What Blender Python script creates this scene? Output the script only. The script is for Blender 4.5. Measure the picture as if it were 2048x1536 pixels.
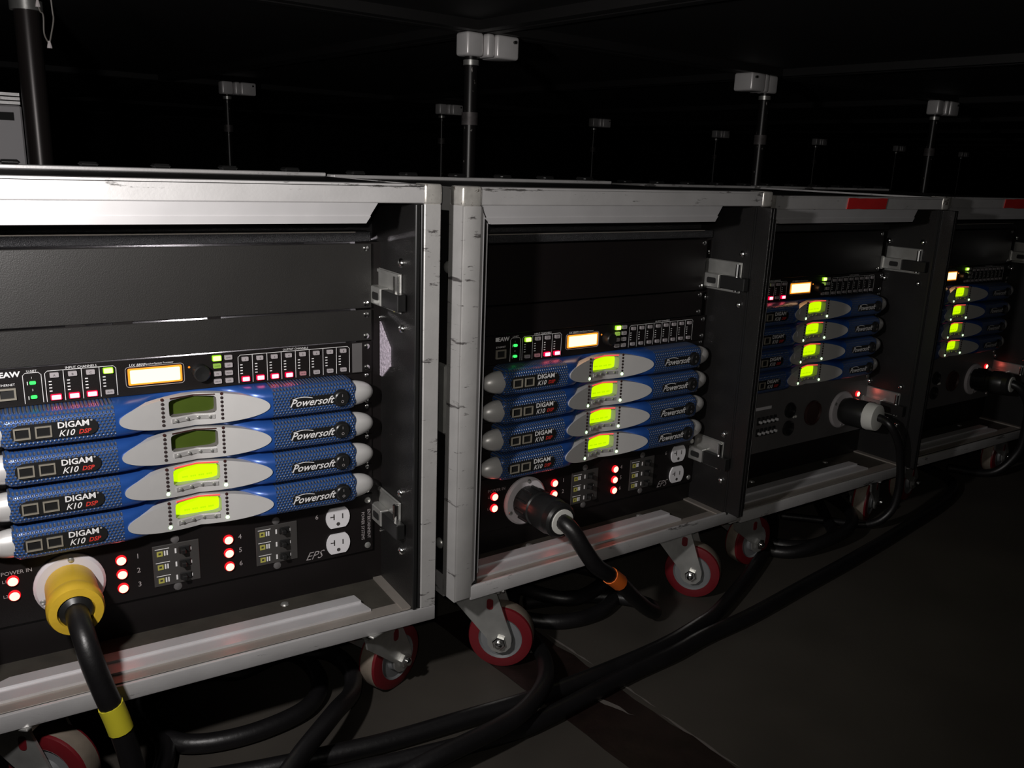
import bpy, bmesh, math, random
from mathutils import Vector, Matrix
random.seed(7)
for o in list(bpy.data.objects): bpy.data.objects.remove(o)
S = bpy.context.scene
COL = S.collection
PI = math.pi
FZ = 0.47                                  # height of the first rack's datum above the floor

# ------------------------------------------------------------------ camera
CAM = Vector((0.05217, -1.08140, 0.28804 + FZ)); YAW, PITCH, ROLL, FPX = 0.55588, -0.25306, 0.03750, 1715.87
fw = Vector((math.sin(YAW)*math.cos(PITCH), math.cos(YAW)*math.cos(PITCH), math.sin(PITCH)))
r0 = Vector((math.cos(YAW), -math.sin(YAW), 0)); u0 = r0.cross(fw)
rr = r0*math.cos(ROLL) + u0*math.sin(ROLL); uu = u0*math.cos(ROLL) - r0*math.sin(ROLL)
cd = bpy.data.cameras.new('camera'); cam = bpy.data.objects.new('camera', cd); COL.objects.link(cam)
m = Matrix.Identity(4)
for i in range(3):
    m[i][0] = rr[i]; m[i][1] = uu[i]; m[i][2] = -fw[i]; m[i][3] = CAM[i]
cam.matrix_world = m
cd.sensor_width = 36; cd.lens = 36*FPX/2048; cd.clip_start = .02; cd.clip_end = 60
S.camera = cam
# ------------------------------------------------------------------ world, lamps, exposure
w = bpy.data.worlds.new('world'); S.world = w; w.use_nodes = True
w.node_tree.nodes['Background'].inputs[0].default_value = (.95, .93, 1, 1)
w.node_tree.nodes['Background'].inputs[1].default_value = .0035
def spot(name, loc, to, power, angle, blend, size, col=(1, .96, .94)):
    l = bpy.data.lights.new(name, 'SPOT'); l.energy = power; l.spot_size = angle; l.spot_blend = blend; l.shadow_soft_size = size; l.color = col
    o = bpy.data.objects.new(name, l); COL.objects.link(o); o.location = loc
    o.rotation_euler = (Vector(to)-Vector(loc)).to_track_quat('-Z', 'Y').to_euler(); return o
spot('hand_torch', (-.10, -.55, .31+FZ), (.50, .30, .24+FZ), 25, math.radians(150), .8, .025)
spot('phone_torch', (.02, -1.10, .33+FZ), (1.35, .40, .12+FZ), 12.5, math.radians(88), 1.0, .012, (1, .95, .88))
S.view_settings.view_transform = 'Standard'; S.view_settings.look = 'None'
S.view_settings.exposure = 0; S.view_settings.gamma = 1; S.view_settings.use_curve_mapping = False

# ------------------------------------------------------------------ materials
MATS = {}
def mat(name, col, rough=.5, metal=0., var=0., vscale=30., bump=0., bscale=200., wear=0., wcol=(.03, .03, .03), wscale=(6, 60, 60), wth=.62, spec=.5, coat=0.):
    if name in MATS: return MATS[name]
    M = bpy.data.materials.new(name); M.use_nodes = True; nt = M.node_tree; N = nt.nodes; Lk = nt.links
    b = N['Principled BSDF']; b.inputs['Roughness'].default_value = rough; b.inputs['Metallic'].default_value = metal
    b.inputs['Base Color'].default_value = (*col, 1); b.inputs['Specular IOR Level'].default_value = spec
    if coat: b.inputs['Coat Weight'].default_value = coat; b.inputs['Coat Roughness'].default_value = .15
    tc = N.new('ShaderNodeTexCoord'); last = None
    if var:
        n = N.new('ShaderNodeTexNoise'); n.inputs['Scale'].default_value = vscale; n.inputs['Detail'].default_value = 6; Lk.new(tc.outputs['Object'], n.inputs['Vector'])
        r = N.new('ShaderNodeValToRGB'); r.color_ramp.elements[0].position = .3; r.color_ramp.elements[1].position = .7
        r.color_ramp.elements[0].color = (*[c*(1-var) for c in col], 1); r.color_ramp.elements[1].color = (*[min(1, c*(1+var)) for c in col], 1)
        Lk.new(n.outputs['Fac'], r.inputs['Fac']); last = r.outputs['Color']
    if wear:
        mp = N.new('ShaderNodeMapping'); mp.inputs['Scale'].default_value = wscale; Lk.new(tc.outputs['Object'], mp.inputs['Vector'])
        n2 = N.new('ShaderNodeTexNoise'); n2.inputs['Scale'].default_value = 1; n2.inputs['Detail'].default_value = 8; n2.inputs['Roughness'].default_value = .7; Lk.new(mp.outputs['Vector'], n2.inputs['Vector'])
        r2 = N.new('ShaderNodeValToRGB'); r2.color_ramp.elements[0].position = wth; r2.color_ramp.elements[1].position = wth+.04
        r2.color_ramp.elements[0].color = (0, 0, 0, 1); r2.color_ramp.elements[1].color = (wear, wear, wear, 1); Lk.new(n2.outputs['Fac'], r2.inputs['Fac'])
        mx = N.new('ShaderNodeMix'); mx.data_type = 'RGBA'; Lk.new(r2.outputs['Color'], mx.inputs[0])
        if last: Lk.new(last, mx.inputs[6])
        else: mx.inputs[6].default_value = (*col, 1)
        mx.inputs[7].default_value = (*wcol, 1); last = mx.outputs[2]
    if last: Lk.new(last, b.inputs['Base Color'])
    if bump:
        n3 = N.new('ShaderNodeTexNoise'); n3.inputs['Scale'].default_value = bscale; n3.inputs['Detail'].default_value = 3; Lk.new(tc.outputs['Object'], n3.inputs['Vector'])
        bp = N.new('ShaderNodeBump'); bp.inputs['Strength'].default_value = bump; bp.inputs['Distance'].default_value = .002; Lk.new(n3.outputs['Fac'], bp.inputs['Height']); Lk.new(bp.outputs['Normal'], b.inputs['Normal'])
    MATS[name] = M; return M
def emit(name, col, strength):
    if name in MATS: return MATS[name]
    M = bpy.data.materials.new(name); M.use_nodes = True; b = M.node_tree.nodes['Principled BSDF']
    b.inputs['Base Color'].default_value = (*[c*.3 for c in col], 1); b.inputs['Emission Color'].default_value = (*col, 1); b.inputs['Emission Strength'].default_value = strength
    b.inputs['Roughness'].default_value = .4; MATS[name] = M; return M
def perforated(name, col, hole, pitch, rad):
    M = bpy.data.materials.new(name); M.use_nodes = True; nt = M.node_tree; N = nt.nodes; Lk = nt.links; b = N['Principled BSDF']
    b.inputs['Roughness'].default_value = .32; b.inputs['Metallic'].default_value = .25; b.inputs['Specular IOR Level'].default_value = .7
    tc = N.new('ShaderNodeTexCoord'); mp = N.new('ShaderNodeMapping'); mp.inputs['Scale'].default_value = (1/pitch, 0, 1/(pitch*1.732)); Lk.new(tc.outputs['Object'], mp.inputs['Vector'])
    ds = []
    for off in (0, .5):
        a = N.new('ShaderNodeVectorMath'); a.operation = 'ADD'; a.inputs[1].default_value = (off, 0, off); Lk.new(mp.outputs['Vector'], a.inputs[0])
        f = N.new('ShaderNodeVectorMath'); f.operation = 'FRACTION'; Lk.new(a.outputs[0], f.inputs[0])
        s = N.new('ShaderNodeVectorMath'); s.operation = 'SUBTRACT'; s.inputs[1].default_value = (.5, 0, .5); Lk.new(f.outputs[0], s.inputs[0])
        q = N.new('ShaderNodeVectorMath'); q.operation = 'MULTIPLY'; q.inputs[1].default_value = (1, 0, 1.732); Lk.new(s.outputs[0], q.inputs[0])
        l = N.new('ShaderNodeVectorMath'); l.operation = 'LENGTH'; Lk.new(q.outputs[0], l.inputs[0]); ds.append(l.outputs['Value'])
    mn = N.new('ShaderNodeMath'); mn.operation = 'MINIMUM'; Lk.new(ds[0], mn.inputs[0]); Lk.new(ds[1], mn.inputs[1])
    r = N.new('ShaderNodeValToRGB'); r.color_ramp.elements[0].position = rad; r.color_ramp.elements[1].position = rad+.1
    r.color_ramp.elements[0].color = (*hole, 1); r.color_ramp.elements[1].color = (*col, 1); Lk.new(mn.outputs[0], r.inputs['Fac']); Lk.new(r.outputs['Color'], b.inputs['Base Color'])
    bp = N.new('ShaderNodeBump'); bp.inputs['Strength'].default_value = .9; bp.inputs['Distance'].default_value = .0012; Lk.new(r.outputs['Alpha'], bp.inputs['Height'])
    r2 = N.new('ShaderNodeValToRGB'); r2.color_ramp.elements[0].position = rad-.12; r2.color_ramp.elements[1].position = rad+.12; Lk.new(mn.outputs[0], r2.inputs['Fac']); Lk.new(r2.outputs['Color'], bp.inputs['Height']); Lk.new(bp.outputs['Normal'], b.inputs['Normal'])
    MATS[name] = M; return M

ALU = mat('brushed_aluminium', (.60, .59, .59), .42, .45, .07, 25, .05, 300, .85, (.07, .065, .06), (14, 14, 70), .60)
ALUV = mat('scuffed_aluminium_post', (.56, .55, .54), .45, .45, .08, 25, .05, 300, .85, (.06, .05, .05), (22, 9, 90), .60)
ALUT = mat('dirty_aluminium_tread', (.32, .29, .26), .4, .45, .12, 18, .05, 250, .5, (.12, .1, .08), (6, 30, 30), .6)
ALUP = mat('clean_aluminium', (.66, .65, .66), .36, .5, .05, 20)
STEEL = mat('zinc_plated_steel', (.52, .52, .5), .33, .75, .14, 40, .05, 150)
CHROME = mat('chrome', (.75, .75, .74), .18, 1)
CORNER = mat('steel_corner', (.62, .60, .56), .32, .55, .2, 60, .1, 120, .8, (.08, .05, .03), (60, 60, 60), .6)
BLKPAN = mat('black_powder_coat', (.018, .017, .016), .42, 0, .1, 10, .12, 900)
BLKPNT = mat('black_painted_panel', (.0080, .0065, .0065), .45, 0, .1, 10, .08, 900, spec=.25)
BLKWALL = mat('black_laminate', (.010, .0095, .0095), .36, 0, .15, 14, .25, 700)
BLKTEX = mat('black_textured_bar', (.02, .02, .022), .3, 0, 0, 10, 1.0, 900)
BLKPL = mat('black_plastic', (.012, .012, .012), .35)
RUBBER = mat('black_cable_rubber', (.0065, .006, .0065), .40, 0, .2, 30, .15, 150)
DKFLOOR = mat('case_floor_board', (.042, .038, .031), .55, 0, .25, 20, .1, 200)
BLUE = mat('blue_enamel', (.018, .075, .30), .3, .2)
PERF = perforated('blue_perforated_steel', (.028, .088, .28), (.105, .115, .14), .0042, .27)
SILVER = mat('silver_paint', (.62, .61, .60), .38, .3, .03, 40)
WHITE = mat('white_print', (.75, .74, .74), .6)
GREYP = mat('grey_print', (.36, .33, .33), .6)
REDP = mat('red_print', (.55, .03, .02), .6)
BTN = mat('grey_button', (.36, .33, .34), .5)
BTNPINK = mat('pink_button', (.42, .2, .22), .5)
DARK = mat('dark_recess', (.006, .006, .006), .7)
PORT = mat('port_plating', (.48, .44, .36), .35, .6)
LCDOFF = mat('unlit_lcd', (.055, .085, .012), .25, 0, .05, 60)
SMOKE = mat('smoked_led', (.05, .02, .018), .2)
LEDHOLE = mat('unlit_led', (.035, .025, .025), .3)
YEL = mat('yellow_plug_plastic', (.62, .40, .03), .45, 0, .1, 30, .1, 200)
YELTAPE = mat('yellow_tape', (.62, .55, .03), .5, 0, .06, 40, 0, 0, .7, (.1, .09, .01), (90, 90, 60), .68)
ORTAPE = mat('orange_tape', (.85, .17, .02), .5)
REDTAPE = mat('red_tape', (.5, .02, .02), .5, 0, .1, 30)
FLANGE = mat('pale_inlet_flange', (.60, .56, .58), .5)
NYLON = mat('white_nylon', (.62, .62, .58), .5)
OUTLET = mat('white_outlet', (.72, .71, .73), .45)
BRKR = mat('breaker_grey', (.045, .042, .04), .5)
BRKY = mat('breaker_yellow_label', (.40, .38, .08), .6)
TYRERED = mat('red_polyurethane', (.125, .008, .012), .35)
TREAD = mat('worn_tan_tread', (.17, .14, .11), .6, 0, .2, 40)
HUB = mat('grey_wheel_hub', (.15, .155, .16), .45)
PIPE = mat('chipped_black_pipe', (.012, .011, .011), .35, .2, 0, 10, 0, 0, .9, (.42, .40, .38), (90, 90, 40), .64)
PIPEB = mat('black_pipe', (.03, .025, .024), .32, .3)
DECK = mat('black_deck_underside', (.0045, .004, .004), .65, 0, .4, 3, .2, 40, .5, (.014, .011, .010), (2, 14, 4), .66)
CONC = mat('dark_concrete', (.040, .035, .029), .62, 0, .18, 5, .15, 60, .35, (.06, .052, .045), (9, 9, 9), .66)
FTAPE = mat('dark_floor_tape', (.011, .006, .005), .45, 0, .3, 30, .2, 100)
FLAKE = mat('bare_floor_flake', (.10, .088, .08), .8)
CURTAIN = mat('black_drape', (.006, .006, .006), .9)
CABGREY = mat('grey_cabinet', (.62, .60, .62), .5)
PALEPATCH = mat('pale_rough_patch', (.50, .44, .52), .8, 0, .5, 260, 1., 500)
STICK = mat('pale_sticker', (.6, .58, .6), .6)
EPSG = mat('dark_grey_distro_panel', (.10, .095, .095), .5, 0, .1, 20)
E_RED = emit('red_led_core', (1, .13, .16), 7); E_REDR = emit('red_led_rim', (1, .0, .05), 1.0)
E_RND = emit('round_red_core', (1, .17, .12), 7); E_RNDR = emit('round_red_rim', (1, .012, .02), 1.0)
E_GRN = emit('green_led', (.04, 1, .12), 1.6); E_LIME = emit('lime_button_core', (.62, 1, .14), 4.2); E_LIMER = emit('lime_button_rim', (.35, .8, .02), 1.0)
E_LIMED = emit('lime_button_dim', (.25, .42, .06), .8)
E_AMB = emit('amber_display', (1, .60, .28), 3.0); E_AMBR = emit('amber_display_rim', (1, .27, .02), 1.5)  # orange rim colour stands in for glow at the display's edges
E_LCD = emit('lit_lcd', (.58, .92, .0), 1.05); E_LCDB = emit('lcd_bezel_glow', (.22, .5, .05), .5)
E_DOT = emit('green_white_led', (.62, 1, .5), 2.5)
E_BAR = emit('red_status_bar', (1, .09, .07), .95)

# ------------------------------------------------------------------ mesh helpers
TXT = {}
def text2d(s, size, shear=0., bold=0., sx=1.):
    k = (s, size, shear, bold, sx)
    if k in TXT: return TXT[k]
    c = bpy.data.curves.new('t', 'FONT'); c.body = s; c.size = size; c.shear = shear; c.offset = bold; c.resolution_u = 2; c.align_x = 'LEFT'
    o = bpy.data.objects.new('t', c); COL.objects.link(o); dg = bpy.context.evaluated_depsgraph_get(); dg.update()
    me = bpy.data.meshes.new_from_object(o.evaluated_get(dg)); V = [(v.co.x*sx, v.co.y) for v in me.vertices]; F = [tuple(p.vertices) for p in me.polygons]
    bpy.data.objects.remove(o); bpy.data.meshes.remove(me)
    if V:
        x0 = min(v[0] for v in V); x1 = max(v[0] for v in V); y0 = min(v[1] for v in V); y1 = max(v[1] for v in V)
    else: x0 = x1 = y0 = y1 = 0
    TXT[k] = ([(a-(x0+x1)/2, b-(y0+y1)/2) for a, b in V], F, x1-x0, y1-y0); return TXT[k]
def catmull(pts, n=8):
    P = [Vector(p) for p in pts]; P = [P[0]*2-P[1]]+P+[P[-1]*2-P[-2]]; out = []
    for i in range(1, len(P)-2):
        a, b, c, d = P[i-1:i+3]
        for k in range(n):
            t = k/n; out.append(.5*((2*b)+(c-a)*t+(2*a-5*b+4*c-d)*t*t+(3*b-a-3*c+d)*t**3))
    out.append(P[-2]); return out
class MB:
    def __init__(s): s.v = []; s.f = []; s.m = []
    def add(s, V, F, mi=0):
        o = len(s.v); s.v += [tuple(v) for v in V]; s.f += [tuple(i+o for i in f) for f in F]; s.m += [mi]*len(F); return s
    def box(s, x0, x1, y0, y1, z0, z1, mi=0, bev=0, seg=1):
        if bev:
            bm = bmesh.new(); bmesh.ops.create_cube(bm, size=1)
            for v in bm.verts: v.co = ((x0+x1)/2+v.co.x*(x1-x0), (y0+y1)/2+v.co.y*(y1-y0), (z0+z1)/2+v.co.z*(z1-z0))
            bmesh.ops.bevel(bm, geom=list(bm.edges), offset=bev, segments=seg, affect='EDGES', profile=.5)
            bm.verts.ensure_lookup_table(); bm.verts.index_update(); s.add([v.co for v in bm.verts], [[v.index for v in f.verts] for f in bm.faces], mi); bm.free(); return s
        V = [(x, y, z) for x in (x0, x1) for y in (y0, y1) for z in (z0, z1)]
        return s.add(V, [(0, 1, 3, 2), (4, 6, 7, 5), (0, 4, 5, 1), (2, 3, 7, 6), (0, 2, 6, 4), (1, 5, 7, 3)], mi)
    def prism(s, poly, y0, y1, mi=0, ax='y'):
        n = len(poly)
        g = {'y': lambda a, b, t: (a, t, b), 'x': lambda a, b, t: (t, a, b), 'z': lambda a, b, t: (a, b, t)}[ax]
        V = [g(a, b, y0) for a, b in poly]+[g(a, b, y1) for a, b in poly]
        return s.add(V, [tuple(range(n)), tuple(range(2*n-1, n-1, -1))]+[(i, (i+1) % n, n+(i+1) % n, n+i) for i in range(n)], mi)
    def ring(s, outer, inner, y0, y1, mi=0):
        n = len(outer); V = [(a, y0, b) for a, b in outer]+[(a, y0, b) for a, b in inner]+[(a, y1, b) for a, b in outer]+[(a, y1, b) for a, b in inner]; F = []
        for i in range(n):
            j = (i+1) % n; F += [(i, j, n+j, n+i), (2*n+i, 3*n+i, 3*n+j, 2*n+j), (i, 2*n+i, 2*n+j, j), (n+i, n+j, 3*n+j, 3*n+i)]
        return s.add(V, F, mi)
    def lathe(s, prof, c, ax, n=20, mi=0, mis=None, caps=True):
        ax = Vector(ax).normalized(); a = ax.orthogonal().normalized(); b = ax.cross(a); c = Vector(c); V = []; k = len(prof)
        for r, h in prof:
            for i in range(n):
                t = 2*PI*i/n; V.append(c+ax*h+(a*math.cos(t)+b*math.sin(t))*r)
        for q in range(k-1):
            s.add([], [], 0)
        o = len(s.v); s.v += [tuple(v) for v in V]
        for q in range(k-1):
            for i in range(n):
                j = (i+1) % n; s.f.append((o+q*n+i, o+q*n+j, o+(q+1)*n+j, o+(q+1)*n+i)); s.m.append(mis[q] if mis else mi)
        for q, rev in ((0, True), (k-1, False)):
            if caps and prof[q][0] > 1e-5:
                L = [o+q*n+i for i in range(n)]; s.f.append(tuple(L[::-1] if rev else L)); s.m.append(mis[min(q, k-2)] if mis else mi)
        return s
    def cyl(s, c0, c1, r, n=14, mi=0, r1=None):
        d = Vector(c1)-Vector(c0); return s.lathe([(r, 0), (r if r1 is None else r1, d.length)], c0, d, n, mi)
    def tube(s, pts, r, n=10, mi=0):
        P = [Vector(p) for p in pts]; k = len(P); o = len(s.v); up = None
        for i, p in enumerate(P):
            t = (P[min(i+1, k-1)]-P[max(i-1, 0)]).normalized()
            if up is None: up = t.orthogonal().normalized()
            a = (up-t*up.dot(t)); a = a.normalized() if a.length > 1e-6 else t.orthogonal().normalized(); up = a; b = t.cross(a)
            s.v += [tuple(p+(a*math.cos(2*PI*j/n)+b*math.sin(2*PI*j/n))*r) for j in range(n)]
        for i in range(k-1):
            for j in range(n):
                q = (j+1) % n; s.f.append((o+i*n+j, o+i*n+q, o+(i+1)*n+q, o+(i+1)*n+j)); s.m.append(mi)
        s.f.append(tuple(o+j for j in range(n))[::-1]); s.m.append(mi); s.f.append(tuple(o+(k-1)*n+j for j in range(n))); s.m.append(mi); return s
    def txt(s, t, size, x, y, z, mi=0, shear=0., bold=0., sx=1., vert=False, align='c'):
        V, F, w_, h_ = text2d(t, size, shear, bold, sx)
        dx = {'c': 0, 'l': w_/2, 'r': -w_/2}[align]
        if vert: return s.add([(x+b, y, z-a) for a, b in V], F, mi)
        return s.add([(x+dx+a, y, z+b) for a, b in V], F, mi)
    def mesh(s, name, mats, smooth=True, off=(0, 0, 0)):
        me = bpy.data.meshes.new(name); me.from_pydata([(a-off[0], b-off[1], c-off[2]) for a, b, c in s.v], [], s.f)
        for q in (mats if isinstance(mats, (list, tuple)) else [mats]): me.materials.append(q)
        for p, i in zip(me.polygons, s.m): p.material_index = i
        bm = bmesh.new(); bm.from_mesh(me); bmesh.ops.recalc_face_normals(bm, faces=bm.faces); bm.to_mesh(me); bm.free()
        if smooth:
            me.shade_smooth(); me.set_sharp_from_angle(angle=math.radians(35))
        return me
def rrect(x0, x1, z0, z1, r, k=4):
    P = []
    for cx, cz, a in ((x1-r, z1-r, 0), (x0+r, z1-r, 90), (x0+r, z0+r, 180), (x1-r, z0+r, 270)):
        for i in range(k+1):
            t = math.radians(a+90*i/k); P.append((cx+r*math.cos(t), cz+r*math.sin(t)))
    return P
def circ(x, z, r, n=20, rz=None): return [(x+r*math.cos(2*PI*i/n), z+(rz or r)*math.sin(2*PI*i/n)) for i in range(n)]
def obj(name, me, parent=None, label=None, kind=None):
    o = bpy.data.objects.new(name, me); COL.objects.link(o)
    if parent: o.parent = parent
    if label: o['label'] = label
    if kind: o['kind'] = kind
    return o
def part(name, mb, mats, parent, off=(0, 0, 0), label=None, kind=None, smooth=True): return obj(name, mb.mesh(name, mats, smooth, off), parent, label, kind)
def thing(name, label, cat, loc, rz=0, group=None):
    o = bpy.data.objects.new(name, None); COL.objects.link(o); o.location = loc; o.rotation_euler = (0, 0, rz); o.empty_display_size = .05
    o['label'] = label; o['category'] = cat
    if group: o['group'] = group
    return o
def tag(o, label, cat, group=None):
    o['label'] = label; o['category'] = cat
    if group: o['group'] = group
    return o
CACHE = {}
def cached(key, fn):
    if key not in CACHE: CACHE[key] = fn()
    return CACHE[key]

# ------------------------------------------------------------------ rack frames
# x, y of the datum, yaw, z ; case: left, right, top, bottom, front depth, inner wall, inner floor
RK = [(0, 0, 0, 0), (.63293, -.01865, .06097, -.00404), (1.21844, .05895, .05321, .04312), (1.82225, .12736, .03737, .03652)]
CS = [dict(L=-.045, R=.5435, T=.2565, B=-.338, d=.108, w=.509, zf=-.316, mx=.445, D=.34),
      dict(L=-.065, R=.5290, T=.2585, B=-.3195, d=.088, w=.4965, zf=-.303, mx=.400, D=.34, pl=-.116),
      dict(L=-.050, R=.5130, T=.2050, B=-.3880, d=.110, w=.4955, zf=-.366, mx=.395, D=.42, pl=-.136),
      dict(L=-.045, R=.5200, T=.2120, B=-.3960, d=.110, w=.4955, zf=-.372, mx=.395, D=.42, pl=-.145)]
EC = .2528; U = .04445
def W(rk, x, y, z):
    a = RK[rk]; c, s = math.cos(a[2]), math.sin(a[2]); return Vector((a[0]+c*x-s*y, a[1]+s*x+c*y, FZ+a[3]+z))
WHICH = ['the nearest rack', 'the second rack', 'the third rack', 'the farthest rack']
NTH = ['uppermost', 'second from top', 'third from top', 'lowest']

# ================================================================== setting
def structure(name, mb, mats, smooth=False): o = obj(name, mb.mesh(name, mats, smooth)); o['kind'] = 'structure'; return o
fl = structure('floor', MB().box(-4, 16, -4, 9, -.05, 0), CONC)
structure('wall_back', MB().box(-4, 16, 8.9, 9, 0, 1.5), CURTAIN); structure('wall_right', MB().box(15.9, 16, -4, 9, 0, 1.5), CURTAIN); structure('wall_left', MB().box(-4, -3.9, -4, 9, 0, 1.5), CURTAIN)
CZ = .588+FZ
ceil = structure('ceiling', MB().box(-4, 16, -4, 9, CZ+.06, CZ+.1), DECK)
GA = .125; gx = Vector((math.cos(GA), math.sin(GA), 0)); gy = Vector((-math.sin(GA), math.cos(GA), 0)); G0 = Vector((1.14, .87, CZ))
def deck_mesh():
    mb = MB(); a, b = 1.212, 2.43
    mb.box(.03, a-.03, .03, b-.03, .022, .04)
    for q in ((.004, .03, .004, b), (a-.03, a, .004, b), (.03, a-.03, .004, .03), (.03, a-.03, b-.03, b)): mb.box(*q, 0, .05)
    return mb.mesh('deck_panel', DECK, False)
dm = deck_mesh()
for i in range(-3, 9):
    for j in range(-2, 3):
        o = obj('deck_panel', dm, ceil); o.location = G0+gx*(1.22*i)+gy*(2.44*j); o.rotation_euler = (0, 0, GA)
# tape strip on the floor with torn edges
def strip():
    n = 26; mb = MB(); Lf = []; Rt = []
    for i in range(n+1):
        t = i/n; a = Vector((.640, .10)).lerp(Vector((.765, -.80)), t); b = Vector((.765, .10)).lerp(Vector((.872, -.80)), t)
        if t > 0: pass
        Lf.append((a.x+random.uniform(-.0015, .0015), a.y)); Rt.append((b.x+random.uniform(-.004, .004), b.y))
    V = [(x, y, .0012) for x, y in Lf]+[(x, y, .0012) for x, y in Rt]+[(x, y, 0.0002) for x, y in Lf]+[(x, y, .0002) for x, y in Rt]; k = n+1; F = []
    for i in range(n): F += [(i, i+1, k+i+1, k+i), (i, 2*k+i, 2*k+i+1, i+1), (k+i, k+i+1, 3*k+i+1, 3*k+i)]
    return mb.add(V, F)
st = thing('floor_tape', 'dark tape strip with torn edges running across the concrete floor', 'tape', (.72, -.2, 0))
part('tape_strip', strip(), FTAPE, st, (.72, -.2, 0), smooth=False)
def flake(cx, cy, ln, ang, wd):
    mb = MB(); n = 9; A = []; B = []
    for i in range(n+1):
        t = i/n-.5; w_ = wd*(.25+random.random())*(1-(2*abs(t))**3); a = ang+random.uniform(-.1, .1); wob = random.uniform(-wd, wd)*.5
        x = cx+math.cos(ang)*t*ln-math.sin(ang)*wob; y = cy+math.sin(ang)*t*ln+math.cos(ang)*wob
        A.append((x-math.sin(ang)*w_, y+math.cos(ang)*w_, .0018)); B.append((x+math.sin(ang)*w_, y-math.cos(ang)*w_, .0018))
    V = A+B; return mb.add(V, [(i, i+1, n+1+i+1, n+1+i) for i in range(n)])
for q in ((.762, -.238, .085, -1.20, .0045), (.738, -.075, .05, -1.2, .005), (.842, -.545, .06, -1.3, .004)): part('bare_patch', flake(*q), FLAKE, st, (.72, -.2, 0), 'pale bare floor showing through a tear', smooth=False)
for q in ((.795, -.09, .12, -1.45, .002), (.812, -.23, .10, -1.45, .0018), (.822, -.36, .14, -1.45, .0022), (.838, -.5, .12, -1.45, .002)): part('torn_edge', flake(*q), FLAKE, st, (.72, -.2, 0), smooth=False)

# ================================================================== rack cases
def caster(parent, off, cx, cy, ztop, ang, lbl=None):
    """swivel caster: fork part with wheel, tyre, bolt and mounting plate as sub-parts (rack coordinates, floor at zfl)"""
    rk = parent['rk']; zfl = -FZ-RK[rk][3]; R = .0505; ax = zfl+R; tr = .038
    c, s = math.cos(ang), math.sin(ang)
    def T(x, y, z): return (cx+c*x-s*y, cy+s*x+c*y, z)
    def TM(mb): mb.v = [T(*v) for v in mb.v]; return mb
    mb = MB(); h = ztop-ax
    for sg in (-1, 1):
        poly = [(-.040, h-.012), (.030, h-.012), (.033, h-.020), (tr+.018, .010)]
        for i in range(7):
            t = math.radians(10-200*i/6); poly.append((tr+.019*math.cos(t), .019*math.sin(t)))
        poly += [(-.036, h-.030)]
        a, b = (-.027, -.0235) if sg < 0 else (.0235, .027)
        mb.prism([(x, z+ax) for x, z in poly], a, b)
    mb.box(-.036, .036, -.027, .027, ztop-.016, ztop-.012)
    mb.lathe([(.030, 0), (.030, .008), (.024, .012)], (0, 0, ztop-.014), (0, 0, 1), 20)
    fork = part('caster', TM(mb), STEEL, parent, off, lbl)
    def slot():
        m2 = MB(); P = [(x+.022, z+ax+h-.034) for x, z in rrect(-.005, .005, -.009, .009, .0045)]; m2.prism(P, -.0276, -.027); return m2
    part('fork_slot', TM(slot()), TYRERED, fork, off)
    m2 = MB(); m2.box(-.045, .045, -.045, .045, ztop-.0035, ztop, bev=.001); part('mounting_plate', TM(m2), STEEL, fork, off)
    m2 = MB(); m2.lathe([(.0335, -.0165), (.041, -.0165), (.0490, -.0145), (.0505, -.011), (.0505, .011), (.0490, .0145), (.041, .0165), (.0335, .0165)], (tr, 0, ax), (0, 1, 0), 36, mis=[0, 0, 0, 1, 0, 0, 0], caps=False); part('tyre', TM(m2), [TYRERED, TREAD], fork, off)
    m2 = MB(); m2.lathe([(.010, -.021), (.018, -.020), (.020, -.0145), (.031, -.0140), (.0338, -.0168), (.0338, .0168), (.031, .0140), (.020, .0145), (.018, .02), (.01, .021)], (tr, 0, ax), (0, 1, 0), 28); part('wheel', TM(m2), HUB, fork, off)
    for sg in (-1, 1):
        m2 = MB(); m2.lathe([(.0105, 0), (.0105, .006), (.009, .0075)], (tr, sg*.027, ax), (0, sg, 0), 6); m2.lathe([(.006, .0075), (.0055, .012), (.003, .0135)], (tr, sg*.027, ax), (0, sg, 0), 12)
        part('axle_bolt', TM(m2), CHROME, fork, off)
def bolt_x(mb, x, y, z, r=.0065, dirx=-1, h=.005): mb.lathe([(r, 0), (r*.95, h*.35), (r*.7, h*.75), (r*.25, h)], (x, y, z), (dirx, 0, 0), 12)
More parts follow.
